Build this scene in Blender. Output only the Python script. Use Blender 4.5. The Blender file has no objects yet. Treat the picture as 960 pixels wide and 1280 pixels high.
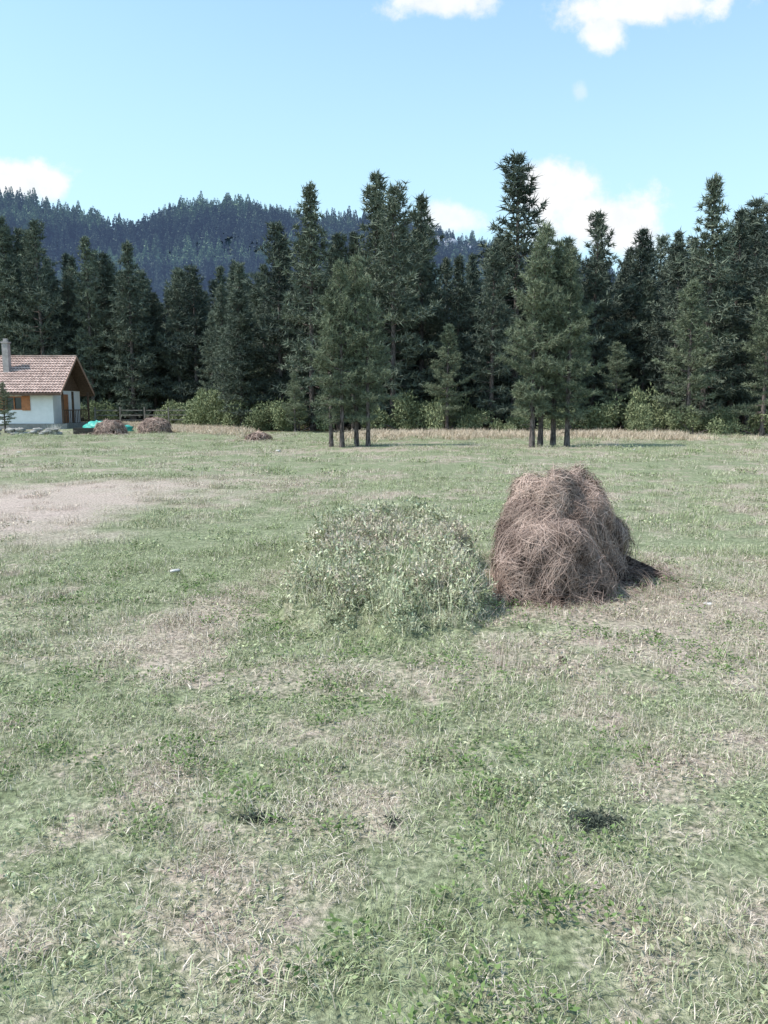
import bpy, math, random
import numpy as np
from mathutils import Vector
R=np.random.RandomState(7); random.seed(7)
sc=bpy.context.scene
sc.view_settings.view_transform='Standard'; sc.view_settings.look='None'; sc.view_settings.exposure=0
# ------------------------------------------------------------------ node helpers
def newmat(name):
    m=bpy.data.materials.new(name); m.use_nodes=True
    nt=m.node_tree; nt.nodes.clear()
    return m,nt
class N:
    def __init__(s,nt): s.nt=nt
    def n(s,t,**k):
        x=s.nt.nodes.new(t)
        for a,b in k.items(): setattr(x,a,b)
        return x
    def put(s,sock,v):
        if isinstance(v,bpy.types.NodeSocket): s.nt.links.new(v,sock)
        elif v is not None: sock.default_value=v
    def math(s,op,a,b=None,c=None,clamp=False):
        x=s.n('ShaderNodeMath',operation=op); x.use_clamp=clamp
        s.put(x.inputs[0],a); s.put(x.inputs[1],b)
        if c is not None: s.put(x.inputs[2],c)
        return x.outputs[0]
    def vm(s,op,a,b=None):
        x=s.n('ShaderNodeVectorMath',operation=op); s.put(x.inputs[0],a); s.put(x.inputs[1],b)
        return x.outputs['Value'] if op in('LENGTH','DOT_PRODUCT','DISTANCE') else x.outputs[0]
    def mix(s,f,a,b,mode='MIX'):
        x=s.n('ShaderNodeMix',data_type='RGBA',blend_type=mode)
        s.put(x.inputs[0],f)
        for i,v in((6,a),(7,b)):
            if isinstance(v,tuple) and len(v)==3: v=v+(1,)
            s.put(x.inputs[i],v)
        return x.outputs[2]
    def mr(s,v,a,b,c=0.,d=1.,smooth=True):
        x=s.n('ShaderNodeMapRange'); x.interpolation_type='SMOOTHSTEP' if smooth else 'LINEAR'
        s.put(x.inputs[0],v)
        for i,q in enumerate((a,b,c,d)): s.put(x.inputs[i+1],q)
        return x.outputs[0]
    def noise(s,vec,scale,detail=3,rough=.55):
        x=s.n('ShaderNodeTexNoise'); s.put(x.inputs['Vector'],vec); x.inputs['Scale'].default_value=scale
        x.inputs['Detail'].default_value=detail; x.inputs['Roughness'].default_value=rough
        return x.outputs['Fac']
    def sep(s,v):
        x=s.n('ShaderNodeSeparateXYZ'); s.put(x.inputs[0],v); return x.outputs
    def comb(s,a,b,c):
        x=s.n('ShaderNodeCombineXYZ'); s.put(x.inputs[0],a); s.put(x.inputs[1],b); s.put(x.inputs[2],c); return x.outputs[0]
    def out(s,sh):
        o=s.n('ShaderNodeOutputMaterial'); s.nt.links.new(sh,o.inputs[0])
    def bsdf(s,col,rough=.8,bump=None,bs=.3,spec=.3):
        p=s.n('ShaderNodeBsdfPrincipled')
        if isinstance(col,tuple) and len(col)==3: col=col+(1,)
        s.put(p.inputs['Base Color'],col); s.put(p.inputs['Roughness'],rough); p.inputs['Specular IOR Level'].default_value=spec
        if bump is not None:
            b=s.n('ShaderNodeBump'); b.inputs['Strength'].default_value=bs; b.inputs['Distance'].default_value=.05
            s.put(b.inputs['Height'],bump); s.nt.links.new(b.outputs[0],p.inputs['Normal'])
        return p.outputs[0]
    def diff(s,col):
        d=s.n('ShaderNodeBsdfDiffuse'); s.put(d.inputs[0],col); return d.outputs[0]
    def leaf(s,col,tr=.3,rough=.6,spec=.25):
        a=s.diff(col)
        if not tr: return a
        t=s.n('ShaderNodeBsdfTranslucent'); s.put(t.inputs[0],col)
        m=s.n('ShaderNodeMixShader'); m.inputs[0].default_value=tr
        s.nt.links.new(a,m.inputs[1]); s.nt.links.new(t.outputs[0],m.inputs[2]); return m.outputs[0]
    def attr(s,name,inst=False):
        x=s.n('ShaderNodeAttribute'); x.attribute_name=name
        if inst: x.attribute_type='INSTANCER'
        return x.outputs['Fac']
    def pos(s): return s.n('ShaderNodeNewGeometry').outputs['Position']

def sstep(x): x=np.clip(x,0,1); return x*x*(3-2*x)
# ------------------------------------------------------------------ ground-cover fields in world coordinates (numpy)
_tab=np.random.RandomState(99).rand(256,256)
def vnoise(x,y,f,oc=4,g=.55,o=0.):
    tot=0;amp=1;s=0
    for i in range(oc):
        X=x*f+o+i*17.3; Y=y*f+o*1.7+i*31.1; xi=np.floor(X).astype(int); yi=np.floor(Y).astype(int); fx=X-xi; fy=Y-yi; fx=fx*fx*(3-2*fx); fy=fy*fy*(3-2*fy)
        q=lambda a,b:_tab[a%256,b%256]
        v=(q(xi,yi)*(1-fx)+q(xi+1,yi)*fx)*(1-fy)+(q(xi,yi+1)*(1-fx)+q(xi+1,yi+1)*fx)*fy
        tot=tot+v*amp; s+=amp; amp*=g; f*=2.03
    return tot/s
def dryf(x,y):
    n1=vnoise(x,y,.55,4,.6); n2=vnoise(x,y,2.8,4,.62,5.); n3=vnoise(x,y,8.,3,.6,15.)
    mow=.09*np.sin((x*.94-y*.34)*5.2+3*n1)      # faint mowing swathes
    r=.42*sstep((n1-.41)/.28)+.42*sstep((n2-.43)/.28)+.28*sstep((n3-.45)/.25)+mow
    for (cx,cy,rx,ry,am) in ((-1.42,5.9,.42,1.3,.8),(2.3,6.2,1.5,.7,.8),(3.0,5.3,1.4,.7,.65),(-3.4,6.0,1.3,1.1,.4),(-1.5,2.3,.45,.28,.75),(-.15,4.75,1.1,.4,.55),(-1.0,3.9,.8,.3,.3),(1.4,2.4,.5,.3,.4),(2.6,4.0,.8,.5,.45)):
        d=np.sqrt(((x-cx)/rx)**2+((y-cy)/ry)**2)+(n2-.5)*1.5+(n3-.5)*.8; r=np.maximum(r,am*sstep((1.2-d)/.6)+r*.3)
    for (cx,cy,rx,ry,am) in ((.4,3.6,.8,.5,.4),(-2.6,8.2,1.3,1.6,.5),(2.4,3.2,.9,.6,.4),(0,10.5,6,2.5,.35)):
        d=np.sqrt(((x-cx)/rx)**2+((y-cy)/ry)**2)+(n2-.5)*1.; r=r*(1-am*sstep((1.2-d)/.5))
    return np.clip(r,0,1)
def pathf(x,y):
    n=vnoise(x,y,1.1,5,.6,9.); n2=vnoise(x,y,.35,3,.6,2.)
    d=np.sqrt(((x+6.9)/3.7)**2+((y-12.2-(x+6.9)*.25)/4.9)**2)+(n-.5)*1.1+(n2-.5)*.5
    return np.clip(sstep((1.3-d)/.7)*(.58+.55*n),0,1)
def shadowf(x,y):  # mask of small shadows painted into the ground colour, nothing casts them
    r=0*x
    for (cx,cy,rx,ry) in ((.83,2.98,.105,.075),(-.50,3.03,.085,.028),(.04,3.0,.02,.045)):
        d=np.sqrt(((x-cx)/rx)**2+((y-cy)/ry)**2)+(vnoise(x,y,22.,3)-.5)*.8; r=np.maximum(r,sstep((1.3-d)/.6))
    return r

GREEN=(.23,.26,.145); GREEN2=(.34,.365,.225); STRAW=(.50,.435,.33); PINK=(.47,.38,.315); PATH=(.60,.485,.42)
mg,nt=newmat('field_ground'); k=N(nt); p=k.pos()
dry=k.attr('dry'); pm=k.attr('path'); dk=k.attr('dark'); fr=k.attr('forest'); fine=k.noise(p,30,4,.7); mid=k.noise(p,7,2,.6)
g=k.mix(k.mr(mid,.3,.7),GREEN,GREEN2)
st=k.mix(k.mr(mid,.3,.7),PINK,STRAW)
c=k.mix(k.mr(k.math('ADD',dry,k.math('MULTIPLY',k.math('SUBTRACT',fine,.5),1.2)),.2,.95),g,st)
c=k.mix(pm,c,PATH)
c=k.mix(1,c,k.mix(k.mr(fine,.3,.7),(.38,.38,.38),(1.15,1.15,1.15)),'MULTIPLY')
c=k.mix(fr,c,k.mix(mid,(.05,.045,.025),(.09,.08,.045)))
c=k.mix(k.math('MULTIPLY',dk,.9),c,(.045,.048,.045))  # shadow spots darkened straight into the base colour
k.out(k.bsdf(c,.9,fine,.6,spec=.1))
def grassmat(name,gs,tr=0.,bright=1.0,force=None):
    m,nt=newmat(name); k=N(nt); r=k.attr('rnd')
    oi=k.n('ShaderNodeObjectInfo').outputs['Random']
    dry=k.attr('dry',True); pm=k.attr('path',True)
    if force is not None: dry=k.math('MULTIPLY',dry,force)
    f=k.mr(k.math('ADD',dry,k.math('MULTIPLY',k.math('SUBTRACT',r,.5),1.3)),.25,.75)
    g=k.mix(oi,gs[0],gs[1]); s=k.mix(r,(.40,.315,.25),(.73,.645,.535))
    c=k.mix(f,g,s)
    c=k.mix(k.math('MULTIPLY',pm,.85),c,(.68,.55,.48))
    b=k.math('MULTIPLY',k.mr(k.math('FRACT',k.math('MULTIPLY',r,17.3)),0,1,.5,1.2,False),bright)
    c=k.mix(1,c,k.comb(b,b,b),'MULTIPLY')
    k.out(k.leaf(c,tr)); return m
mgrass=grassmat('grass_blades',((.255,.31,.15),(.46,.50,.30)))
mweed=grassmat('weed_leaves',((.30,.345,.185),(.62,.64,.45)),0.,1.12,.75)
def rampmat(name,cols,tr=.0,rough=.8,objmix=0.,posn=0.):
    m,nt=newmat(name); k=N(nt); r=k.attr('rnd')
    if objmix:
        oi=k.n('ShaderNodeObjectInfo').outputs['Random']
        r=k.math('ADD',k.math('MULTIPLY',r,1-objmix),k.math('MULTIPLY',oi,objmix))
    if posn:
        pn=k.mr(k.noise(k.pos(),posn,3),.3,.7)
        r=k.math('ADD',k.math('MULTIPLY',r,.6),k.math('MULTIPLY',pn,.4))
    c=k.mix(r,cols[0],cols[1])
    k.out(k.leaf(c,tr,rough) if tr else k.diff(c)); return m
mshadow=rampmat('dark_grass_blades',((.035,.042,.04),(.13,.15,.11)))  # blades coloured dark to stand in for shadow
mclover=rampmat('clover_leaves',((.11,.17,.06),(.24,.32,.13)),0,.6,.4)
mneedle=rampmat('pine_needles',((.06,.08,.055),(.28,.31,.205)),0.,.55,.3)
mneedle2=rampmat('forest_needles',((.036,.050,.050),(.21,.24,.175)),.0,.55,.45)
mshrub=rampmat('shrub_leaves',((.10,.125,.065),(.34,.37,.21)),.0,.6,.35)
mdrygrass=rampmat('dry_tall_grass',((.42,.33,.24),(.70,.60,.47)),0.,.8,.3)
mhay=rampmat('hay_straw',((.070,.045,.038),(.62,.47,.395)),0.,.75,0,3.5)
mbark,nt=newmat('pine_bark'); k=N(nt); p=k.pos(); n=k.noise(k.vm('MULTIPLY',p,(6,6,1.5)),3,3); k.out(k.diff(k.mix(k.mr(n,.35,.65),(.06,.05,.046),(.19,.16,.15))))
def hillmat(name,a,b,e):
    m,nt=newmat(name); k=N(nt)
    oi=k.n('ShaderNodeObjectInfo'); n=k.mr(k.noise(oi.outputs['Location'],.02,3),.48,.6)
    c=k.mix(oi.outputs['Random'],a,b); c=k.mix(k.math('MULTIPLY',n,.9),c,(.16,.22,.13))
    sh=k.diff(c); em=k.n('ShaderNodeEmission'); em.inputs[0].default_value=(.28,.42,.78,1); em.inputs[1].default_value=e  # distance haze painted on as a faint bluish glow of the trees
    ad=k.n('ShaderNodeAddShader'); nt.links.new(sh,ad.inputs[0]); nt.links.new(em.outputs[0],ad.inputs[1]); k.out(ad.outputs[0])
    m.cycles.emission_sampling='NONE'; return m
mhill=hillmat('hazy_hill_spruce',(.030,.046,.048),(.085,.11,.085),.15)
mhg,nt=newmat('hill_ground'); k=N(nt); n=k.noise(k.pos(),.06,3); k.out(k.diff(k.mix(n,(.06,.09,.11),(.10,.13,.12))))

# ------------------------------------------------------------------ mesh helper
def mkmesh(name,V,F,mats,mi=None,rnd=None,smooth=False):
    V=np.asarray(V,dtype=np.float32); me=bpy.data.meshes.new(name)
    if isinstance(F,np.ndarray):
        nf,ns=F.shape
        me.vertices.add(len(V)); me.vertices.foreach_set('co',V.ravel())
        me.loops.add(nf*ns); me.loops.foreach_set('vertex_index',F.astype(np.int32).ravel())
        me.polygons.add(nf); me.polygons.foreach_set('loop_start',np.arange(0,nf*ns,ns,dtype=np.int32))
        me.update(calc_edges=True)
    else:
        me.from_pydata(V.tolist(),[],F)
    for m in mats: me.materials.append(m)
    if mi is not None: me.polygons.foreach_set('material_index',np.asarray(mi,dtype=np.int32))
    if rnd is not None:
        a=me.attributes.new('rnd','FLOAT','FACE'); a.data.foreach_set('value',np.asarray(rnd,dtype=np.float32))
    if smooth: me.polygons.foreach_set('use_smooth',np.ones(len(me.polygons),dtype=bool))
    me.update(); return me
def pattr(me,name,v):
    a=me.attributes.new(name,'FLOAT','POINT'); a.data.foreach_set('value',np.asarray(v,np.float32).ravel())
def link(ob,par=None):
    sc.collection.objects.link(ob)
    if par: ob.parent=par
    return ob
def obj(name,me,loc=(0,0,0),par=None,rz=0,s=None):
    o=bpy.data.objects.new(name,me); o.location=loc; o.rotation_euler[2]=rz
    if s: o.scale=s if hasattr(s,'__len__') else (s,s,s)
    return link(o,par)
def unit(v): return v/np.maximum(np.linalg.norm(v,axis=-1,keepdims=True),1e-9)
class Acc:
    def __init__(s): s.V=[];s.F=[];s.M=[];s.R=[];s.o=0
    def add(s,V,F,m,r):
        s.V.append(V); s.F.append(F+s.o); s.o+=len(V); s.M.append(np.full(len(F),m)); s.R.append(np.broadcast_to(r,(len(F),)).astype(float))
    def mesh(s,name,mats,smooth=False):
        return mkmesh(name,np.concatenate(s.V),np.concatenate(s.F),mats,np.concatenate(s.M),np.concatenate(s.R),smooth)
def tube(P,rad,ns=3):
    P=np.asarray(P,float); n=len(P); T=np.gradient(P,axis=0); T=unit(T)
    up=np.array([0,0,1.]) if abs(T[0,2])<.8 else np.array([1.,0,0])
    A=unit(np.cross(T,up)); B=np.cross(T,A); V=[]
    for i in range(n):
        for j in range(ns):
            a=2*math.pi*j/ns; V.append(P[i]+rad[i]*(A[i]*math.cos(a)+B[i]*math.sin(a)))
    F=[]
    for i in range(n-1):
        for j in range(ns):
            a=i*ns+j;b=i*ns+(j+1)%ns;c=a+ns;d=b+ns; F+= [(a,b,d),(a,d,c)]
    return np.array(V),np.array(F)
def leaftris(C,D,L,W,rng,quad=False):
    n=len(C); S=unit(np.cross(D,rng.normal(size=(n,3))))
    a=C-S*W[:,None]*.5; b=C+S*W[:,None]*.5; t=C+D*L[:,None]
    if not quad:
        V=np.stack([a,b,t],1).reshape(-1,3); F=np.arange(3*n).reshape(-1,3); return V,F
    m=C+D*L[:,None]*.45
    V=np.stack([C,m-S*W[:,None]*.5,m+S*W[:,None]*.5,t],1).reshape(-1,3)
    i=np.arange(n)*4; F=np.concatenate([np.stack([i,i+1,i+2],1),np.stack([i+1,i+3,i+2],1)]); return V,F
# ------------------------------------------------------------------ pines
def pine(name,seed,H,cb,Rm,step,nb,tstep,nneed,nl,nw,mneed,r0,droop=0.,lean=.02,rnd_=.5,pexp=.75):
    rng=np.random.RandomState(seed); A=Acc()
    zs=np.linspace(0,H,12); bx=np.cumsum(rng.normal(0,lean*H/12,12)); by=np.cumsum(rng.normal(0,lean*H/12,12))
    bx-=bx[0];by-=by[0]
    P=np.stack([bx,by,zs-0.05],1); rad=r0*(1-zs/H)**.8+.012; rad[0]*=1.25
    V,F=tube(P,rad,8); A.add(V,F,0,.5)
    axis=lambda z:np.array([np.interp(z,zs,bx),np.interp(z,zs,by),z])
    tc=[];td=[];tr=[]
    z=cb*H; ph=rng.rand()*6
    cell=rng.uniform(1-rnd_,1+.25,(9,6))
    while z<H-.15:
        t=(z-cb*H)/(H-cb*H)
        prof=((1-t)**pexp)*(.62+.38*min(1,t/.25))+.04
        n=rng.randint(nb-1,nb+2); tier=rng.uniform(.72,1.12)
        for j in range(n):
            if rng.rand()<.16: continue
            az=ph+2*math.pi*j/n+rng.normal(0,.3)
            L=Rm*prof*(.65+.5*rng.rand())*cell[min(int(t*9),8),int((az%6.2831)/6.2832*6)%6]*tier
            L=max(L,.2)
            el=(-.15+droop)+.95*t**1.3+rng.normal(0,.14)
            m=5; s=np.linspace(0,1,m)
            d=np.array([math.cos(az),math.sin(az)])
            hor=L*s*math.cos(el); ver=L*s*math.sin(el)+L*.25*s**2.2
            B=axis(z)+np.stack([d[0]*hor,d[1]*hor,ver],1)
            V,F=tube(B,(.012+.012*L)*(1-s)+.004,3); A.add(V,F,0,.3)
            br=rng.rand()
            ss=.30 if L>.5 else 0.1
            while ss<1.02:
                i=min(ss,1)*(m-1); i0=min(int(i),m-2); c=B[i0]+(B[i0+1]-B[i0])*(i-i0); dd=unit(B[i0+1]-B[i0])
                side=np.array([-d[1],d[0],0.])
                tl=(L*.34*(1-ss)**.7+.10)
                for sg in (-1,1):
                    q=unit(dd*.8+side*sg*(.8+.3*rng.rand())+np.array([0,0,.15+rng.normal(0,.2)]))
                    u=tstep*.5
                    while u<tl+tstep*.5:
                        tc.append(c+q*u+rng.normal(0,.03,3)); td.append(unit(q+np.array([0,0,.35]))); tr.append(br*.5+rng.rand()*.5); u+=tstep
                tc.append(c); td.append(dd); tr.append(br*.5+rng.rand()*.5)
                ss+=tstep*1.15/L
            tc.append(B[-1]);td.append(unit(B[-1]-B[-2]+np.array([0,0,.1])));tr.append(.5+.5*br)
        z+=step*(.75+.5*rng.rand())*(1-.35*t); ph+=.7+rng.rand()
    tc.append(axis(H-.1)); td.append(np.array([0,0,1.])); tr.append(.6)
    tc=np.array(tc);td=np.array(td);tr=np.array(tr)
    C=np.repeat(tc,nneed,0); D=np.repeat(td,nneed,0); r=np.repeat(tr,nneed)
    D=unit(D*.8+unit(rng.normal(size=C.shape))*1.0); C=C+rng.normal(0,nl*.12,C.shape)
    L=nl*(.6+.8*rng.rand(len(C))); W=nw*(.6+.8*rng.rand(len(C)))
    V,F=leaftris(C,D,L,W,rng); A.add(V,F,1,np.clip(r+rng.normal(0,.12,len(C)),0,1))
    for i in range(7):
        z0=H*cb*(.45+.55*rng.rand()); az=rng.rand()*6.28; L=.25+.5*rng.rand()
        B=[axis(z0),axis(z0)+np.array([math.cos(az)*L*.5,math.sin(az)*L*.5,.02]),axis(z0)+np.array([math.cos(az)*L,math.sin(az)*L,-.04])]
        V,F=tube(B,[.015,.01,.004],3); A.add(V,F,0,.3)
    return A.mesh(name,[mbark,mneed])
young=[pine('pine_young_%d'%i,20+i,7.2,.17,1.6,.42,5,.19,12,.18,.030,mneedle,.10,pexp=.6,rnd_=.6) for i in range(4)]
big=[pine('pine_big_%d'%i,40+i,15,.10,3.1,.64,5,.38,8,.38,.08,mneedle2,.19,lean=.015,pexp=.6) for i in range(4)]
spruce=[pine('spruce_big_%d'%i,60+i,15,.05,2.5,.55,6,.40,8,.34,.08,mneedle2,.18,droop=-.12,lean=.008,rnd_=.35) for i in range(2)]
# ------------------------------------------------------------------ scatter by geometry nodes
def scatter(name,pts,rot,scl,meshes,par=None,field=False):
    col=bpy.data.collections.new(name+'_src')
    for i,m in enumerate(meshes):
        o=bpy.data.objects.new('%s_part_%02d'%(name,i),m); col.objects.link(o)
    pts=np.asarray(pts,np.float32)
    me=bpy.data.meshes.new(name); me.vertices.add(len(pts)); me.vertices.foreach_set('co',pts.ravel())
    a=me.attributes.new('rot','FLOAT_VECTOR','POINT'); a.data.foreach_set('vector',np.asarray(rot,np.float32).ravel())
    a=me.attributes.new('scl','FLOAT_VECTOR','POINT'); a.data.foreach_set('vector',np.asarray(scl,np.float32).ravel())
    if field:
        x=pts[:,0].astype(float);y=pts[:,1].astype(float); pattr(me,'dry',dryf(x,y)); pattr(me,'path',pathf(x,y))
    me.update(); o=obj(name,me,par=par)
    ng=bpy.data.node_groups.new(name+'_gn','GeometryNodeTree')
    ng.interface.new_socket('Geometry',in_out='INPUT',socket_type='NodeSocketGeometry'); ng.interface.new_socket('Geometry',in_out='OUTPUT',socket_type='NodeSocketGeometry')
    gi=ng.nodes.new('NodeGroupInput'); go=ng.nodes.new('NodeGroupOutput'); ip=ng.nodes.new('GeometryNodeInstanceOnPoints'); ci=ng.nodes.new('GeometryNodeCollectionInfo')
    ci.inputs['Collection'].default_value=col; ci.inputs['Separate Children'].default_value=True; ci.inputs['Reset Children'].default_value=True
    ra=ng.nodes.new('GeometryNodeInputNamedAttribute'); ra.data_type='FLOAT_VECTOR'; ra.inputs[0].default_value='rot'
    sa=ng.nodes.new('GeometryNodeInputNamedAttribute'); sa.data_type='FLOAT_VECTOR'; sa.inputs[0].default_value='scl'
    L=ng.links.new; L(gi.outputs[0],ip.inputs['Points']); L(ci.outputs[0],ip.inputs['Instance']); ip.inputs['Pick Instance'].default_value=True
    L(ra.outputs[0],ip.inputs['Rotation']); L(sa.outputs[0],ip.inputs['Scale']); L(ip.outputs[0],go.inputs[0])
    md=o.modifiers.new('scatter','NODES'); md.node_group=ng
    return o
def rots(n,tilt=.05):
    return np.stack([R.normal(0,tilt,n),R.normal(0,tilt,n),R.rand(n)*6.283],1)
# ------------------------------------------------------------------ ground
def hz(x,y):
    f=np.clip((np.hypot(x,y)-0)/4,0,1)
    return .025*f*(np.sin(x*.9+.5*np.sin(y*.7))+np.cos(y*.8+x*.3))*(np.hypot(x,y)<60)
def axisv(hi,spans):
    v=[0.];s=spans[0][1]
    while v[-1]<hi:
        for lim,st_ in spans:
            if v[-1]<lim: s=st_; break
        else: s*=1.12
        v.append(v[-1]+s)
    return np.array(v)
def gridF(nx,ny):
    idx=np.arange(nx*ny).reshape(ny,nx); return np.stack([idx[:-1,:-1],idx[:-1,1:],idx[1:,1:],idx[1:,:-1]],-1).reshape(-1,4)
xp=axisv(3500,((3,.04),(8,.09),(20,.2),(40,.6))); xs=np.concatenate([-xp[::-1][:-1],xp])
yp=axisv(3500,((7,.04),(12,.09),(26,.2),(60,.6))); yn=axisv(200,((4,.5),(10,1.))); ys=np.concatenate([-yn[::-1][:-1],yp])
X,Y=np.meshgrid(xs,ys); Z=hz(X,Y)
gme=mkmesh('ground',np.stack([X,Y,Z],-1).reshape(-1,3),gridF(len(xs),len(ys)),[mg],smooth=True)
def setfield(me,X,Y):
    pattr(me,'dry',dryf(X,Y)); pattr(me,'path',pathf(X,Y)); pattr(me,'dark',shadowf(X,Y))
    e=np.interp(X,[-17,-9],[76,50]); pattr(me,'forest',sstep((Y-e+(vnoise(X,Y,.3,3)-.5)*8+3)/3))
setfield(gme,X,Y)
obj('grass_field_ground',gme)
up=np.array([-1.2,-.62,-.50,-.42,-.33,-.295,-.24,-.17,-.08,0,.06,.12,.3,.6,1.2])
hp=np.array([.22,.268,.270,.264,.242,.230,.246,.248,.242,.240,.226,.212,.15,.10,.08])
def hillz(x,y):
    u=x/420.; H=np.interp(u,up,hp)*420-14
    t=np.clip((y-150)/270,0,1); t2=np.clip((y-420)/400,0,1)
    base=H*(t**1.05)*(1-.5*t2)
    n=9*np.sin(x*.031+1)*np.sin(y*.027)+5*np.sin(x*.07+y*.05)+4*np.sin(x*.013-y*.06)
    return base+n*t*(1-t2)*np.clip((1-t)*3+.15,0,1)-2*(1-t)
xs=np.linspace(-700,700,141); ys=np.linspace(140,900,77); X,Y=np.meshgrid(xs,ys)
Z=hillz(X,Y)-.5
obj('hill_terrain',mkmesh('hill',np.stack([X,Y,Z],-1).reshape(-1,3),gridF(len(xs),len(ys)),[mhg],smooth=True))
def farspruce(seed):
    rng=np.random.RandomState(seed); A=Acc(); H=12.
    n=190; t=rng.rand(n)**.8; z=H*(.06+.94*t); r=(2.3*(1-t)**.85+.12)*(.45+.6*rng.rand(n)); a=rng.rand(n)*6.283
    C=np.stack([np.cos(a)*r*.45,np.sin(a)*r*.45,z],1); D=unit(np.stack([np.cos(a),np.sin(a),rng.normal(-.1,.3,n)],1))
    V,F=leaftris(C,D,r*.85,.85+.7*(1-t),rng,True); A.add(V,F,0,.5); return A.mesh('far_spruce_%d'%seed,[mhill])
n=7500
hx=R.uniform(-330,120,n); hy=R.uniform(215,440,n)
pts=np.stack([hx,hy,hillz(hx,hy)-.6],1); s=R.uniform(.6,1.2,n)*np.where(R.rand(n)<.04,1.25,1); sx_=s*R.uniform(.9,1.4,n)
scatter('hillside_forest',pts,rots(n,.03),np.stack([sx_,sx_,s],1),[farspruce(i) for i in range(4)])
# ------------------------------------------------------------------ forest mass
def edge(x): return np.interp(x,[-17,-9],[77,51])
pts=[];
for gx in np.arange(-75,75,2.9):
    for gy in np.arange(44,112,3.1):
        x=gx+R.uniform(-1.2,1.2); y=gy+R.uniform(-1.3,1.3)
        if abs(x)>y*.64+3: continue
        e=edge(x)+R.uniform(-.5,2)
        if y>e and y<e+20: pts.append((x,y,-.05))
pts=np.array(pts); n=len(pts)
u=pts[:,0]/pts[:,1]
sky=np.interp(u,[-.5,-.44,-.36,-.30,-.25,-.2,-.12,-.08,-.02,.04,.08,.12,.2,.26,.30,.38,.42,.48],[.210,.20,.20,.165,.155,.165,.185,.20,.21,.20,.165,.18,.19,.18,.19,.21,.21,.21])
Ht=(1.65+sky*pts[:,1])*R.uniform(.72,1.04,n); Ht=np.minimum(Ht,19)
s=Ht/15; w=np.clip(s,.75,1.15)*R.uniform(.85,1.15,n)
scatter('pine_forest',pts,rots(n,.02),np.stack([w,w,s],1),big+spruce)
def T(mesh,h0,x,y,h,w=None,rz=None):
    s=h/h0; w=s if w is None else w
    return obj('pine_tree',mesh,(x,y,float(hz(x,y))-.02),rz=R.rand()*6.28 if rz is None else rz,s=(w,w,s))
for i,(x,y,h) in enumerate([(-2.05,31.2,6.0),(-1.62,31.0,6.9),(-1.08,31.6,7.2),(-.62,31.3,6.5),(5.72,31.0,7.4),(6.12,31.4,8.3),(6.68,31.7,7.8),(7.12,31.2,7.1)]):
    T(young[i%4],7.2,x,y,h,.80 if i<4 else .95)
for i,(px,d,tan) in enumerate([(392,49,.262),(470,50,.270),(490,47.5,.258),(525,52,.245),(425,50,.20),(640,50,.290),(618,52,.20),(612,47,.19),(735,52,.225),(790,53,.205),(872,47,.272),(905,50,.23),(955,46,.262),(925,52,.24),(355,53,.215),(570,50,.18),(700,50,.195),(835,49,.19)]):
    x=(px-480)/1000*d/.99; h=1.65+tan*d; T((big+spruce)[i%4 if i%5 and i!=5 else i%4 if i==5 else 4],15,x,d,h,1.25 if i==5 else min(1.15,h/14))
for i,(px,d,tan) in enumerate([(170,76,.195),(120,78,.20),(60,77,.215),(20,79,.22),(250,77,.165),(300,74,.17)]):
    T((spruce+big)[i%5],15,(px-480)/1000*d,d,1.65+tan*d,1.15)
for i,(x,y,h) in enumerate([(16.4,43.5,8.0),(20.0,42.5,7.5),(-5.2,47,3.5),(10.5,45.5,6.5),(3.6,46,6.0),(-9.5,56,6.),(-21.6,45.8,2.9),(13.2,46,5.2),(-1.8,46.5,5.0)]):
    T(young[(i+1)%4],7.2,x,y,h,h/7.2*1.15)
# ------------------------------------------------------------------ shrubs
def bush(seed,n=3400,lobes=9):
    rng=np.random.RandomState(seed); A=Acc(); L=[]
    for i in range(lobes): L.append((rng.normal(0,.5),rng.normal(0,.42),.2+rng.rand()*.75,.2+.25*rng.rand()))
    for (x,y,z,r) in L:
        V,F=tube([[0,0,0],[x*.5,y*.5,z*.6],[x,y,z]],[.03,.02,.01],4); A.add(V,F,0,.3)
    C=[]
    for (x,y,z,r) in L:
        m=n//lobes; d=unit(rng.normal(size=(m,3))); rr=r*(.4+.8*rng.rand(m)**.7); C.append(np.array([x,y,z])+d*rr[:,None]*np.array([1,1,1.1]))
    C=np.concatenate(C); C=C[C[:,2]>.02]; D=unit(rng.normal(size=C.shape)+np.array([0,0,.6]))
    V,F=leaftris(C,D,rng.uniform(.08,.18,len(C)),rng.uniform(.035,.06,len(C)),rng,True)
    r=rng.rand(len(C)); A.add(V,F,1,np.concatenate([r,r])); return A.mesh('bush_%d'%seed,[mbark,mshrub])
bushes=[bush(i) for i in range(4)]
for (px,d,h,w) in [(235,62,2.4,1.8),(262,60,2.1,1.7),(290,56,1.6,1.5),(322,52,1.8,1.5),(345,50,1.3,1.3),(375,48,1.7,1.3),(478,47,1.5,1.2),(505,46.5,2.0,1.5),(535,47,1.7,1.5),(560,46.5,2.1,1.4),(590,47,1.3,1.2),(640,46,1.2,1.1),(735,46,1.8,1.5),(762,46.5,1.5,1.3),(812,44,1.6,1.2),(865,43,1.2,1.1),(940,43,1.6,1.4),(905,45,1.2,1.3),(215,70,1.3,2),(118,71,1.5,1.6),(275,58,2.0,1.6),(305,54,1.5,1.4),(690,45.5,1.4,1.3),(790,45.5,1.9,1.3)]:
    obj('shrub',random.choice(bushes),((px-480)/1000*d,d,0),rz=R.rand()*6.28,s=(w,w*.9,h*R.uniform(.7,1.05)))
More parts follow.
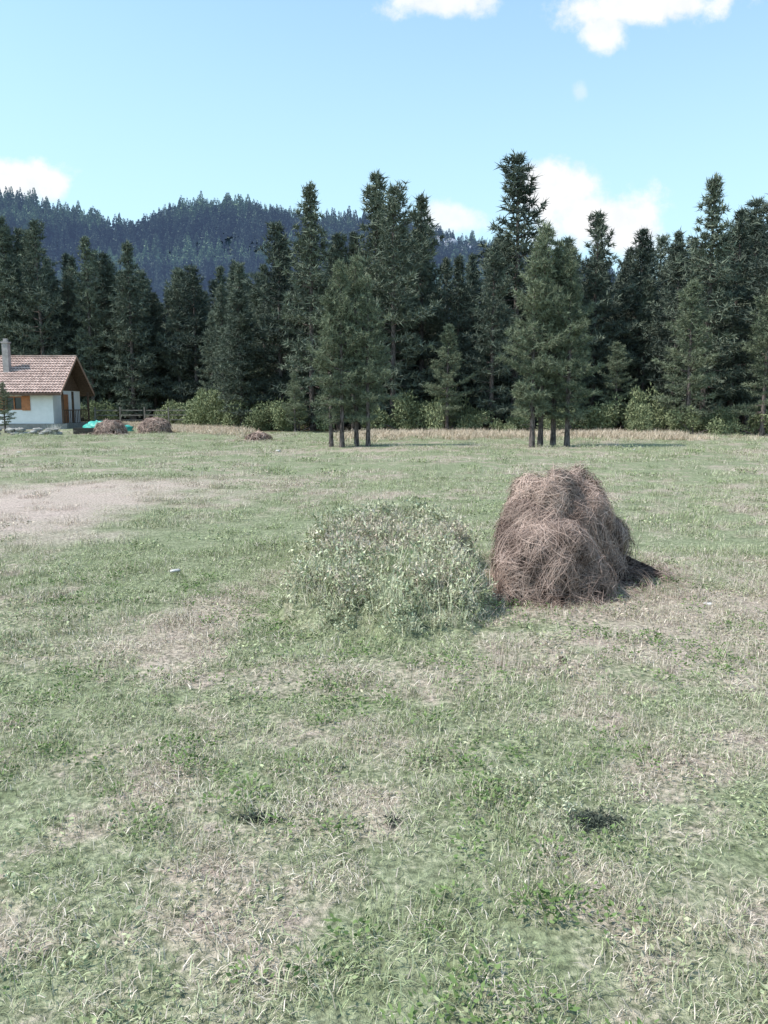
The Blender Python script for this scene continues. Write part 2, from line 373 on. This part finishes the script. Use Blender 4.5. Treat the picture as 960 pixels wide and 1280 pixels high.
# ------------------------------------------------------------------ grass
def tuft(seed,nb,rad,lmin,lmax,w,flat=0.,name='tuft',mat=None):
    rng=np.random.RandomState(seed); V=[];F=[];r=[]
    for i in range(nb):
        a=rng.rand()*6.283; rr=rad*math.sqrt(rng.rand()); b=np.array([math.cos(a)*rr,math.sin(a)*rr,-.004])
        L=rng.uniform(lmin,lmax); az=rng.rand()*6.283; lean=rng.uniform(.15,.9)
        if rng.rand()<flat: lean=rng.uniform(1.35,1.55); b[2]=rng.uniform(.002,.03)
        h=np.array([math.cos(az),math.sin(az),0]); sd=np.array([-h[1],h[0],0])*w*rng.uniform(.5,1.1)
        m=b+L*.55*(h*math.sin(lean*.7)+np.array([0,0,math.cos(lean*.7)])); t=m+L*.45*(h*math.sin(min(lean*1.5,1.7))+np.array([0,0,math.cos(min(lean*1.5,1.7))]))
        o=len(V); V+=[b-sd*.5,b+sd*.5,m+sd*.4,m-sd*.4,t]; F+=[(o,o+1,o+2),(o,o+2,o+3),(o+3,o+2,o+4)]; q=rng.rand(); r+=[q]*3
    return mkmesh('%s_%d'%(name,seed),np.array(V),np.array(F),[mat or mgrass],rnd=r)
def broad(seed,n,rad,mat,h=.05,ls=.03):
    rng=np.random.RandomState(seed); a=rng.rand(n)*6.283; rr=rad*np.sqrt(rng.rand(n))
    C=np.stack([np.cos(a)*rr,np.sin(a)*rr,rng.uniform(.005,h,n)],1); D=unit(np.stack([np.cos(a),np.sin(a),rng.uniform(0,.8,n)],1)+rng.normal(0,.3,(n,3)))
    V,F=leaftris(C,D,rng.uniform(.6,1.3,n)*ls,rng.uniform(.35,.6,n)*ls,rng,True); r=rng.rand(n)*.5; return mkmesh('broadleaf_%d'%seed,V,F,[mat],rnd=np.concatenate([r,r]))
tufts=[tuft(i,130,.20,.025,.085,.0045,.4) for i in range(4)]+[tuft(10,110,.20,.03,.11,.004,.8),tuft(11,90,.16,.05,.13,.004,.25),broad(3,60,.15,mgrass)]
def region(y0,y1,dens,sm):
    n=int(dens*(y1-y0)*((y0+y1)/2*1.1+2.0)); y=np.sqrt(R.uniform(y0**2,y1**2,n)); x=R.uniform(-1,1,n)*(y*.55+1.0)
    s=R.uniform(.75,1.25,n)*sm; return np.stack([x,y,hz(x,y)],1),s
ps=[];ss=[]
for a in ((1.5,4.5,64,.68),(4.5,9,34,.88),(9,18,9,1.2),(18,46,1.8,1.8)):
    p_,s_=region(*a); ps.append(p_); ss.append(s_)
pts=np.concatenate(ps); s=np.concatenate(ss); 
patch=vnoise(pts[:,0],pts[:,1],1.6,3,.5,40.)*1.5-.25
keep=(R.rand(len(pts))>pathf(pts[:,0],pts[:,1])*.8)&(shadowf(pts[:,0],pts[:,1])<.35); hgt=s*(.6+.6*patch)
scatter('meadow_grass',pts[keep],rots(len(pts),.08)[keep],np.stack([s,s,hgt],1)[keep],tufts,field=True)
dg=[tuft(50+i,60,.35,.25,.6,.02,.05,'drygrass',mdrygrass) for i in range(3)]
n=2800; x=R.uniform(-20,32,n); y=np.interp(x,[-20,-9,-3,4,12,32],[60,47,40.5,42.0,40.5,38.5])+R.normal(0,2.0,n)
kk=(np.sin(x*.55+1.)+np.sin(x*.23)*.8+R.normal(0,.5,n)>-.15); x=x[kk];y=y[kk]; s=R.uniform(.6,1.15,len(x)); 
scatter('dry_tall_grass',np.stack([x,y,0*x],1),rots(len(x),.1),np.stack([s,s,s*.7],1),dg)
def shadowpatch(cx,cy,rx,ry,n,seed):  # short blades in shadow colour laid over the painted shadow spots
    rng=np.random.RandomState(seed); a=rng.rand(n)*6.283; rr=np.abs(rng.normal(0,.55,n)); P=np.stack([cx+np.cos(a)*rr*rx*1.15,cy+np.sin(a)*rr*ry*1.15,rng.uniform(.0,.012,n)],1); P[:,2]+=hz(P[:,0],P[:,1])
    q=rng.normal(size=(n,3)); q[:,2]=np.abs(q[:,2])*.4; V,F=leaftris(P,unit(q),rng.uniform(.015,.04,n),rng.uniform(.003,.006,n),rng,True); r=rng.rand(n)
    obj('painted_shadow_grass',mkmesh('dark_patch',V,F,[mshadow],rnd=np.concatenate([r,r])))
shadowpatch(.83,2.98,.11,.08,1200,1); shadowpatch(-.50,3.03,.09,.03,420,2); shadowpatch(.03,3.0,.03,.045,110,3)
# ------------------------------------------------------------------ SDF mounds
def ell_sdf(P,E,kk=.12,pw=2.4):
    d=None
    for (c,r) in E:
        q=np.abs((P-np.array(c))/np.array(r)); l=(q**pw).sum(-1)**(1/pw); e=(l-1)*min(r)
        d=e if d is None else -np.log(np.exp(-d/kk)+np.exp(-e/kk))*kk
    x,y,z=P[...,0],P[...,1],P[...,2]
    d=d+.045*np.sin(x*9+1)*np.sin(y*8)*np.sin(z*7+.6)+.026*np.sin(x*17+z*6)*np.sin(z*13+y*6)+.012*np.sin(x*37+y*11)*np.sin(z*29+x*6)
    return d
def surf(E,O,D,kk=.12):
    lo=np.zeros(len(D)); hi=np.full(len(D),4.)
    for _ in range(26):
        m=(lo+hi)/2; ins=ell_sdf(O+D*m[:,None],E,kk)<0; lo=np.where(ins,m,lo); hi=np.where(ins,hi,m)
    P=O+D*lo[:,None]
    n=np.stack([ell_sdf(P+np.eye(3)[i]*.01,E,kk)-ell_sdf(P-np.eye(3)[i]*.01,E,kk) for i in range(3)],1)
    return P,unit(n)
mhayb,nt=newmat('hay_core'); k=N(nt); n=k.noise(k.vm('MULTIPLY',k.pos(),(1,1,2.5)),30,4); k.out(k.bsdf(k.mix(k.mr(n,.35,.65),(.03,.02,.017),(.17,.12,.10)),.95,n,1.,spec=.05))
def haypile(name,E,O,nstr,loose,seed,lw=.0045,kk=.12,lr=(.12,.38)):
    rng=np.random.RandomState(seed); O=np.array(O)
    nu,nv=84,42; th=np.linspace(0,2*math.pi,nu,endpoint=False); ph=np.linspace(-1.2,1.5,nv)
    TH,PH=np.meshgrid(th,ph); D=np.stack([np.cos(TH)*np.cos(PH),np.sin(TH)*np.cos(PH),np.sin(PH)],-1).reshape(-1,3)
    P,Nn=surf(E,O,D,kk); P=P-Nn*(.035+.03*np.abs(np.sin(P[:,:1]*23+P[:,2:]*17)*np.sin(P[:,1:2]*19)))
    idx=np.arange(nu*nv).reshape(nv,nu)
    F=np.stack([idx[:-1],np.roll(idx,-1,1)[:-1],np.roll(idx,-1,1)[1:],idx[1:]],-1).reshape(-1,4)
    root=obj(name,mkmesh(name+'_core',P,F,[mhayb],smooth=True))
    D=unit(rng.normal(size=(nstr,3))); D[:,2]=np.where(D[:,2]<-.25,-D[:,2],D[:,2]); P,Nn=surf(E,O,D,kk)
    down=np.array([0,0,-1.])-Nn*(-Nn[:,2:3])
    fld=np.stack([np.sin(P[:,2]*9+P[:,1]*7+1),np.cos(P[:,0]*9+P[:,2]*5),np.sin(P[:,0]*8+P[:,1]*7)],1)
    T=down*.35+fld*.6+rng.normal(0,.65,P.shape); T=unit(T-Nn*np.sum(T*Nn,1,keepdims=True))
    lock=vnoise(P[:,0]*1.3+P[:,2],P[:,1]*1.3-P[:,2]*.8,6.,2,.5,3.)
    if loose:
        for (lx,ly,ls,m) in (loose if isinstance(loose,list) else [loose]):
            a=rng.rand(m)*6.283; rr=np.abs(rng.normal(0,1,m)); G=np.stack([lx+np.cos(a)*rr*ls,ly+np.sin(a)*rr*ls*.8,rng.uniform(.02,.06,m)],1)
            P=np.concatenate([P,G]); gn=np.tile([0,0,1.],(m,1)); Nn=np.concatenate([Nn,gn]); q=rng.normal(size=(m,3)); q[:,2]*=.08; T=np.concatenate([T,unit(q)]); lock=np.concatenate([lock,np.full(m,.62)])
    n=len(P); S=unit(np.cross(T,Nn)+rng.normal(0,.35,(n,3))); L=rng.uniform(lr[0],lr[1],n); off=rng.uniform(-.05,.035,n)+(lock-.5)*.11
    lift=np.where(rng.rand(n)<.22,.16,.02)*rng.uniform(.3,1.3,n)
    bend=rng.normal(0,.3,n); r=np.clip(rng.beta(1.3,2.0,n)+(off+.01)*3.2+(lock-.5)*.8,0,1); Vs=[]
    for s in (-.5,-.17,.17,.5):
        c=P+T*(L*s)[:,None]+Nn*(off+lift*L*2*(s+.5)-(2*s)**2*L*.10)[:,None]+S*(bend*L*(s*s))[:,None]
        c[:,2]-=np.where(lift>.06,.4*(s+.5)**2,0)*L; c[:,2]=np.maximum(c[:,2],.012)
        w=lw*(1-.5*abs(2*s))
        Vs+=[c-S*w*.5,c+S*w*.5]
    V=np.stack(Vs,1).reshape(-1,3); b=np.arange(n)*8; F=np.concatenate([np.stack([b+2*i,b+2*i+1,b+2*i+3,b+2*i+2],1) for i in range(3)])
    obj('loose_straw',mkmesh(name+'_straw',V,F,[mhay],rnd=np.tile(r,3)),par=root); return root
E=[((1.45,7.05,.40),(.36,.42,.60)),((1.38,6.68,.20),(.43,.38,.45)),((1.72,7.22,.34),(.33,.4,.61)),((1.93,7.50,.14),(.36,.44,.50)),((2.15,7.5,.0),(.50,.55,.20)),((1.45,6.85,.0),(.56,.52,.10))]
haypile('haystack',E,(1.54,7.05,.22),36000,[(2.02,6.9,.38,2200),(1.45,6.5,.26,900),(2.4,7.3,.30,900)],5,lw=.0044,kk=.035,lr=(.08,.28))
def small(px,d,w,h,sd):
    x=(px-480)/1000*d; haypile('hay_pile',[((x,d,.0),(w,.7,h)),((x+w*.3,d-.1,.1),(w*.6,.6,h*.7))],(x,d,.1),2500,(x,d-.3,.7,300),sd,lw=.03,lr=(.25,.6))
small(139,44,.75,.68,11); small(194,45,.85,.8,12); small(322,36,.4,.2,13)
# ------------------------------------------------------------------ weed mound: low flat heap of cut weeds
def moundh(x,y):
    wob=.09*np.sin(y*4.1+1)+.06*np.sin(y*9.3)
    fl=sstep((x-(-.74-.03*(y-5.8))+wob)/.22); fr=sstep(((.84)-x+wob*.7)/.25)
    ff=sstep((y-5.4+.12*np.sin(x*5+.5)+.06*np.sin(x*13))/.75); fb=sstep((9.2-y+.1*np.sin(x*6))/.7)
    top=.26+.062*(y-5.8)+.04*np.sin(x*5.3+y*2)*np.sin(y*4.2)+.025*np.sin(x*13+y*7)
    return fl*fr*ff*fb*top
gx=np.linspace(-1.2,1.3,76); gy=np.linspace(4.9,9.6,104); X,Y=np.meshgrid(gx,gy); Z=moundh(X,Y)+hz(X,Y)-.015
wme=mkmesh('weed_mound',np.stack([X,Y,Z],-1).reshape(-1,3),gridF(76,104),[mg],smooth=True); setfield(wme,X,Y)
wm=obj('weed_mound',wme)
def weed(seed):
    rng=np.random.RandomState(seed); A=Acc()
    for s in range(5):
        a=rng.rand()*6.283; l=rng.uniform(.10,.22); tp=np.array([math.cos(a)*l*.7,math.sin(a)*l*.7,l*.8]); b=rng.normal(0,.03,3)*[1,1,0]
        V,F=tube([b,b*.5+tp*.5+[0,0,.02],tp],[.003,.002,.001],3); A.add(V,F,0,.7)
        n=11; t=rng.rand(n)**.7; C=b+(tp-b)*t[:,None]; D=unit(rng.normal(size=(n,3))+[0,0,.3]); V,F=leaftris(C,D,rng.uniform(.022,.055,n),rng.uniform(.009,.019,n),rng,True); r=rng.rand(n)*.8; A.add(V,F,0,np.concatenate([r,r]))
    return A.mesh('weed_%d'%seed,[mweed])
weeds=[weed(i) for i in range(3)]+[tuft(70,44,.10,.06,.2,.0055,.3,'wt',mweed),tuft(71,44,.10,.06,.18,.0055,.6,'wt',mweed),tuft(72,34,.10,.1,.24,.005,.3,'wt',mweed)]
n=3000; x=R.uniform(-.95,1.05,n); y=R.uniform(5.1,9.2,n); z=moundh(x,y); kk=(z>R.uniform(.0,.09,n)); x=x[kk];y=y[kk];z=z[kk]+hz(x,y)-.01; e=.03
gxx=(moundh(x+e,y)-moundh(x-e,y))/(2*e); gyy=(moundh(x,y+e)-moundh(x,y-e))/(2*e); s=R.uniform(.6,1.15,len(x))*(.55+.45*sstep((z-.0)/.2))
scatter('weeds',np.stack([x,y,z],1),np.stack([np.clip(np.arctan(gyy),-1,1)*.7,np.clip(-np.arctan(gxx),-1,1)*.7,R.rand(len(x))*6.28],1),np.stack([s,s,s],1),weeds,par=wm,field=True)
n=260; y=np.sqrt(R.uniform(1.5**2,8**2,n)); x=R.uniform(-.6,.6,n)*y; s=R.uniform(.2,.42,n)
m2=45; x2=R.normal(.62,.07,m2); y2=R.normal(3.05,.2,m2); x=np.concatenate([x,x2]); y=np.concatenate([y,y2]); s=np.concatenate([s,R.uniform(.3,.5,m2)])
scatter('meadow_weeds',np.stack([x,y,hz(x,y)],1),rots(len(x),.1),np.stack([s,s,s],1),weeds,field=True)
# clover and other low broad-leaved plants
cl=[broad(200+i,26,.07,mclover,.055,.026) for i in range(3)]
n=1500; y=np.sqrt(R.uniform(1.6**2,7.5**2,n)); x=R.uniform(-.6,.6,n)*y; kk=vnoise(x,y,1.9,3,.6,70.)+R.normal(0,.06,n)>.57; x=x[kk]; y=y[kk]; s=R.uniform(.5,1.1,len(x)); print('clover',len(x))
scatter('clover_patches',np.stack([x,y,hz(x,y)+.008],1),rots(len(x),.1),np.stack([s,s,s],1),cl)
# ------------------------------------------------------------------ stones & clods
def simple(name,col,rough=.8,sc_=20,amt=.3,bs=.4):
    m,nt=newmat(name); k=N(nt); n=k.noise(k.pos(),sc_,4); c2=tuple(c*(1-amt) for c in col); k.out(k.bsdf(k.mix(k.mr(n,.3,.7),c2,col),rough,n,bs)); return m
mst=simple('pale_stone',(.62,.60,.57)); mgr=simple('wall_stone',(.40,.39,.37),.9,5,.5); mclod=simple('soil_clod',(.10,.08,.06))
def rock(seed,s,n=10):
    rng=np.random.RandomState(seed); V=[]
    nu,nv=n,n//2+1
    for i in range(nv+1):
        ph=-math.pi/2+math.pi*i/nv
        for j in range(nu):
            th=2*math.pi*j/nu; q=1+rng.normal(0,.13); cp=max(math.cos(ph),0)**.6; V.append((s[0]*q*math.cos(th)*cp,s[1]*q*math.sin(th)*cp,s[2]*q*math.sin(ph)))
    idx=np.arange(nu*(nv+1)).reshape(nv+1,nu); F=np.stack([idx[:-1],np.roll(idx,-1,1)[:-1],np.roll(idx,-1,1)[1:],idx[1:]],-1).reshape(-1,4)
    return np.array(V,float),F
def rockobj(name,x,y,s,mat,seed,z=0):
    V,F=rock(seed,s); obj(name,mkmesh(name,V,F,[mat]),(x,y,z+s[2]*.5),rz=seed)
rockobj('stone',-2.04,7.65,(.06,.035,.015),mst,1,.03); rockobj('stone',2.62,6.3,(.04,.03,.015),mst,2,.04); rockobj('stone',-12.3,27,(.11,.08,.04),mst,3); rockobj('stone',-3.7,28,(.09,.08,.04),mst,4); rockobj('soil_clod',1.14,4.93,(.028,.024,.022),mclod,6,.02)
rockobj('stone',8.9,28.5,(.1,.08,.04),mst,8)
mcl=simple('pale_cliff',(.30,.33,.39),.9,.2,.3)
VV=[];FF=[];o=0
for i in range(16):
    x=R.uniform(24,48); y=R.uniform(345,385); V,F=rock(300+i,(R.uniform(2,5),3,R.uniform(2.5,5)),10); V=V+np.array([x,y,float(hillz(x,y))+6]); VV.append(V);FF.append(F+o);o+=len(V)
obj('rock_cliff',mkmesh('cliff',np.concatenate(VV),np.concatenate(FF),[mcl]))
VV=[];FF=[];o=0
for i in range(110):
    x=-27+R.rand()*9.5; lay=i%3; V,F=rock(100+i,(R.uniform(.14,.28),.16,R.uniform(.06,.11)),8); V=V+np.array([x,43.2+R.uniform(-.12,.12)+(x+22)*.05,.05+lay*.11]); VV.append(V);FF.append(F+o);o+=len(V)
obj('stone_wall',mkmesh('stone_wall',np.concatenate(VV),np.concatenate(FF),[mgr]))
# ------------------------------------------------------------------ house
def boxv(x0,x1,y0,y1,z0,z1):
    V=[(x0,y0,z0),(x1,y0,z0),(x1,y1,z0),(x0,y1,z0),(x0,y0,z1),(x1,y0,z1),(x1,y1,z1),(x0,y1,z1)]
    F=[(0,3,2,1),(4,5,6,7),(0,1,5,4),(1,2,6,5),(2,3,7,6),(3,0,4,7)]; return V,F
def boxes(name,L,mat,par=None):
    V=[];F=[]
    for b in L:
        v,f=boxv(*b); o=len(V); V+=v; F+=[tuple(q+o for q in g) for g in f]
    return obj(name,mkmesh(name,V,F,[mat]),par=par)
mwhite=simple('white_plaster',(.82,.82,.83),.9,3,.08,.1); mwood=simple('dark_wood',(.13,.08,.055),.7,8,.5); morange=simple('varnished_wood',(.50,.20,.09),.5,6,.3)
mglass,nt=newmat('window_glass'); k=N(nt); k.out(k.bsdf((.03,.035,.04),.08,spec=.6))
mplinth=simple('grey_plinth',(.30,.29,.28),.9,4,.3); mchim=simple('chimney_plaster',(.42,.38,.37),.9,6,.3)
mtile,nt=newmat('roof_tiles'); k=N(nt); p=k.pos()
n=k.noise(p,5,4); v=k.n('ShaderNodeTexVoronoi'); v.inputs['Scale'].default_value=4.5; k.put(v.inputs['Vector'],p)
vv=k.sep(v.outputs['Color'])[0]
c=k.mix(k.mr(n,.3,.7),(.44,.31,.265),(.62,.47,.41)); b=k.mr(vv,0,1,.72,1.15,False); c=k.mix(1,c,k.comb(b,b,b),'MULTIPLY'); k.out(k.bsdf(c,.85,n,.3))
h=bpy.data.objects.new('cottage_house',None); link(h)
x0,x1,y0,y1=-26.0,-22.0,53.6,58.4; zb=.35
boxes('plinth',[(x0-.1,x1+.9,y0-.1,y1+.1,-.1,zb)],mplinth,h)
wx0,wx1,wz0,wz1=-25.15,-24.05,1.25,2.15
boxes('front_wall',[(x0,wx0,y0,y0+.25,zb,2.55),(wx1,x1,y0,y0+.25,zb,2.55),(wx0,wx1,y0,y0+.25,zb,wz0),(wx0,wx1,y0,y0+.25,wz1,2.55)],mwhite,h)
boxes('back_wall',[(x0,x1,y1-.25,y1,zb,2.55)],mwhite,h)
boxes('side_walls',[(x0,x0+.25,y0+.25,y1-.25,zb,2.55),(x1-.25,x1,y0+.25,y1-.25,zb,2.55)],mwhite,h)
ym=(y0+y1)/2
gv=[];gf=[]
for xx in (x0+.02,x1-.04):
    o=len(gv); gv+=[(xx-.06,y0+.05,2.552),(xx-.06,y1-.05,2.552),(xx-.06,ym,4.55),(xx+.06,y0+.05,2.552),(xx+.06,y1-.05,2.552),(xx+.06,ym,4.55)]
    gf+=[(o,o+1,o+2),(o+3,o+5,o+4),(o,o+2,o+5,o+3),(o+1,o+4,o+5,o+2),(o,o+3,o+4,o+1)]
obj('gable_boards',mkmesh('gable',gv,gf,[mwood]),par=h)
boxes('window_glass',[(wx0,wx1,y0+.12,y0+.14,wz0,wz1)],mglass,h)
boxes('window_frame',[(wx0,wx0+.07,y0+.04,y0+.11,wz0,wz1),(wx1-.07,wx1,y0+.04,y0+.11,wz0,wz1),(wx0+.07,wx1-.07,y0+.04,y0+.11,wz0,wz0+.07),(wx0+.07,wx1-.07,y0+.04,y0+.11,wz1-.07,wz1),(-24.63,-24.57,y0+.04,y0+.11,wz0+.07,wz1-.07)],morange,h)
boxes('shutters',[(wx0-.55,wx0-.02,y0-.06,y0-.015,wz0-.03,wz1+.03),(wx1+.02,wx1+.55,y0-.06,y0-.015,wz0-.03,wz1+.03)],morange,h)
boxes('door',[(x1+.003,x1+.05,55.2,56.1,zb,2.3)],morange,h)
boxes('porch_posts',[(-21.45,-21.33,y0+.02,y0+.14,zb,2.5),(-21.45,-21.33,55.4,55.52,zb,2.5),(-21.45,-21.33,y1-.14,y1-.02,zb,2.5),(x0,-21.3,y0-.02+.06,y0+.16,2.555,2.67)],mwood,h)
boxes('porch_rail',[(-21.42,-21.36,y0+.15,55.39,1.2,1.27),(-21.42,-21.36,55.53,y1-.15,1.2,1.27)]+[(-21.41,-21.37,yy,yy+.05,zb,1.198) for yy in np.arange(y0+.4,y1-.3,.3)],mwood,h)
V=[];F=[]
nc=14; ncx=26; RX0,RX1=-26.5,-21.2; eY,eZ,rZ=52.95,2.38,4.88
for side in (0,1):
    ye=eY if side==0 else 2*ym-eY
    for c in range(nc):
        for e in (0,1):
            t=(c+e)/nc; yy=ye+(ym-ye)*t; zz=eZ+(rZ-eZ)*t+(.05 if e==0 else .0)
            for i in range(ncx*4+1):
                V.append((RX0+(RX1-RX0)*i/(ncx*4),yy,zz+.03*math.sin(i*math.pi/2)))
        o=len(V)-2*(ncx*4+1); w=ncx*4+1
        for i in range(w-1): F.append((o+i,o+i+1,o+w+i+1,o+w+i) if side==0 else (o+i+1,o+i,o+w+i,o+w+i+1))
obj('roof_tiles',mkmesh('roof',V,F,[mtile]),par=h)
V=[(RX0,eY,eZ-.06),(RX1,eY,eZ-.06),(RX1,ym,rZ-.06),(RX0,ym,rZ-.06),(RX0,2*ym-eY,eZ-.06),(RX1,2*ym-eY,eZ-.06)]
V+=[(a,b,c-.12) for a,b,c in V]
F=[(0,1,2,3),(3,2,5,4),(9,8,7,6),(10,11,8,9),(0,6,7,1),(5,11,10,4),(1,7,8,2),(2,8,11,5),(0,3,9,6),(3,4,10,9)]
obj('roof_deck',mkmesh('deck',V,F,[mwood]),par=h)
boxes('ridge_cap',[(RX0,RX1,ym-.09,ym+.09,rZ+.0,rZ+.09)],mtile,h)
mbarge=simple('barge_board',(.42,.27,.21),.7,6,.3)
for k_,(a,b) in enumerate(((eY,ym-.003),(2*ym-eY,ym+.003))):
    V=[(RX1+.002,a,eZ-.14),(RX1+.04,a,eZ-.14),(RX1+.04,a,eZ+.06),(RX1+.002,a,eZ+.06),(RX1+.002,b,rZ-.14),(RX1+.04,b,rZ-.14),(RX1+.04,b,rZ+.06),(RX1+.002,b,rZ+.06)]
    obj('barge_board_%d'%k_,mkmesh('barge',V,[(0,1,2,3),(7,6,5,4),(0,4,5,1),(1,5,6,2),(2,6,7,3),(3,7,4,0)],[mbarge]),par=h)
boxes('chimney',[(-25.65,-25.25,54.6,55.0,3.6,5.7),(-25.7,-25.2,54.55,55.05,5.702,5.8),(-25.57,-25.33,54.68,54.92,5.802,6.0)],mchim,h)
L=[]
for i,x in enumerate(np.arange(-20.8,-13,1.6)):
    yy=58+i*.6; L.append((x-.05,x+.05,yy-.05,yy+.05,-.1,1.35+.1*R.rand()))
for i,x in enumerate(np.arange(-20.8,-14.5,1.6)):
    for z in (.45,.8,1.15): L.append((x+.052,x+1.548,57.9+i*.6+.28+R.uniform(-.05,.05),57.96+i*.6+.3,z,z+.07))
boxes('wooden_fence',L,simple('weathered_fence',(.28,.25,.22),.9,8,.4))
mt=simple('turquoise_tarp',(.07,.48,.40),.45,4,.3,.6); V,F=rock(44,(1.0,.6,.42),24); obj('tarp_cover',mkmesh('tarp',V,F,[mt],smooth=True),(-17.7,50,.12))
V,F=rock(45,(.7,.5,.25),18); obj('tarp_cover',mkmesh('tarp2',V,F,[mt],smooth=True),(-16.4,50.2,.08))
obj('pale_dry_plant',tuft(94,260,.35,.2,.7,.02,.0,'pale',rampmat('pale_dry',((.55,.52,.45),(.75,.72,.66)))),(-17.9,43.5,0))
mw=simple('dark_yard_timber',(.05,.045,.04)); boxes('log_pile',[(-17.0,-15.6,43.9+.2*(i%3),44.05+.2*(i%3),.02+.17*(i//3),.17+.17*(i//3)) for i in range(6)],mw)
# ------------------------------------------------------------------ light / world
el=math.radians(54); sx,sy=-.975,-.22
sd=Vector((sx*math.cos(el),sy*math.cos(el),math.sin(el))).normalized()
l=bpy.data.lights.new('sun','SUN'); l.energy=5.0; l.angle=math.radians(.5); l.color=(1,.95,.89)
lo=bpy.data.objects.new('sun',l); lo.rotation_euler=sd.to_track_quat('Z','Y').to_euler(); link(lo)
w=bpy.data.worlds.new('World'); sc.world=w; w.use_nodes=True; nt=w.node_tree; nt.nodes.clear(); k=N(nt)
st=k.n('ShaderNodeTexSky',sky_type='NISHITA'); st.sun_disc=False; st.sun_elevation=el; st.sun_rotation=math.atan2(sx,sy); st.altitude=900; st.air_density=1.; st.dust_density=1.2; st.ozone_density=1.5
g=k.n('ShaderNodeTexCoord').outputs['Generated']; xyz=k.sep(g); yy=k.math('MAXIMUM',xyz[1],.05)
a=k.math('DIVIDE',xyz[0],yy); b=k.math('DIVIDE',xyz[2],yy); P2=k.comb(a,b,0.)
nn=k.noise(P2,13,7,.62); n3=k.noise(P2,30,4,.6)
cm=None
for (cx,cy,rx,ry,sf) in ((.262,.222,.085,.042,1.),(.215,.25,.05,.032,1.),(.086,.222,.045,.022,.8),(-.45,.268,.075,.022,1.),(-.40,.262,.03,.02,.9),(.305,.462,.115,.032,1.),(.262,.432,.03,.022,.9),(.06,.462,.06,.02,.9),(.231,.364,.014,.014,.35)):
    da=k.math('DIVIDE',k.math('SUBTRACT',a,cx),rx); db=k.math('DIVIDE',k.math('SUBTRACT',b,cy),ry)
    d=k.math('SQRT',k.math('ADD',k.math('MULTIPLY',da,da),k.math('MULTIPLY',db,db)))
    d=k.math('ADD',d,k.math('MULTIPLY',k.math('SUBTRACT',nn,.5),2.9)); q=k.mr(d,1.2,.45,0,sf)
    cm=q if cm is None else k.math('MAXIMUM',cm,q)
cm=k.math('MULTIPLY',cm,k.mr(xyz[1],.1,.3))
skyc=k.mix(1,st.outputs[0],(2.1,2.35,2.1),'MULTIPLY')
hz_=k.mr(xyz[2],.0,.6,.8,.08); skyc=k.mix(hz_,skyc,(4.5,6.3,7.0))
cc=k.mix(k.mr(n3,.3,.7),(6.6,6.8,7.1),(7.6,7.6,7.6))
c=k.mix(cm,skyc,cc)
bg=k.n('ShaderNodeBackground'); k.put(bg.inputs[0],c); bg.inputs[1].default_value=.145
o=k.n('ShaderNodeOutputWorld'); nt.links.new(bg.outputs[0],o.inputs[0])
# ------------------------------------------------------------------ camera
cam=bpy.data.cameras.new('camera'); cam.sensor_fit='VERTICAL'; cam.sensor_height=36; cam.lens=28.1; cam.clip_end=8000; cam.clip_start=.05
co=bpy.data.objects.new('camera',cam); co.location=(0,0,1.65); co.rotation_euler=(math.radians(90-7.7),0,0); link(co); sc.camera=co
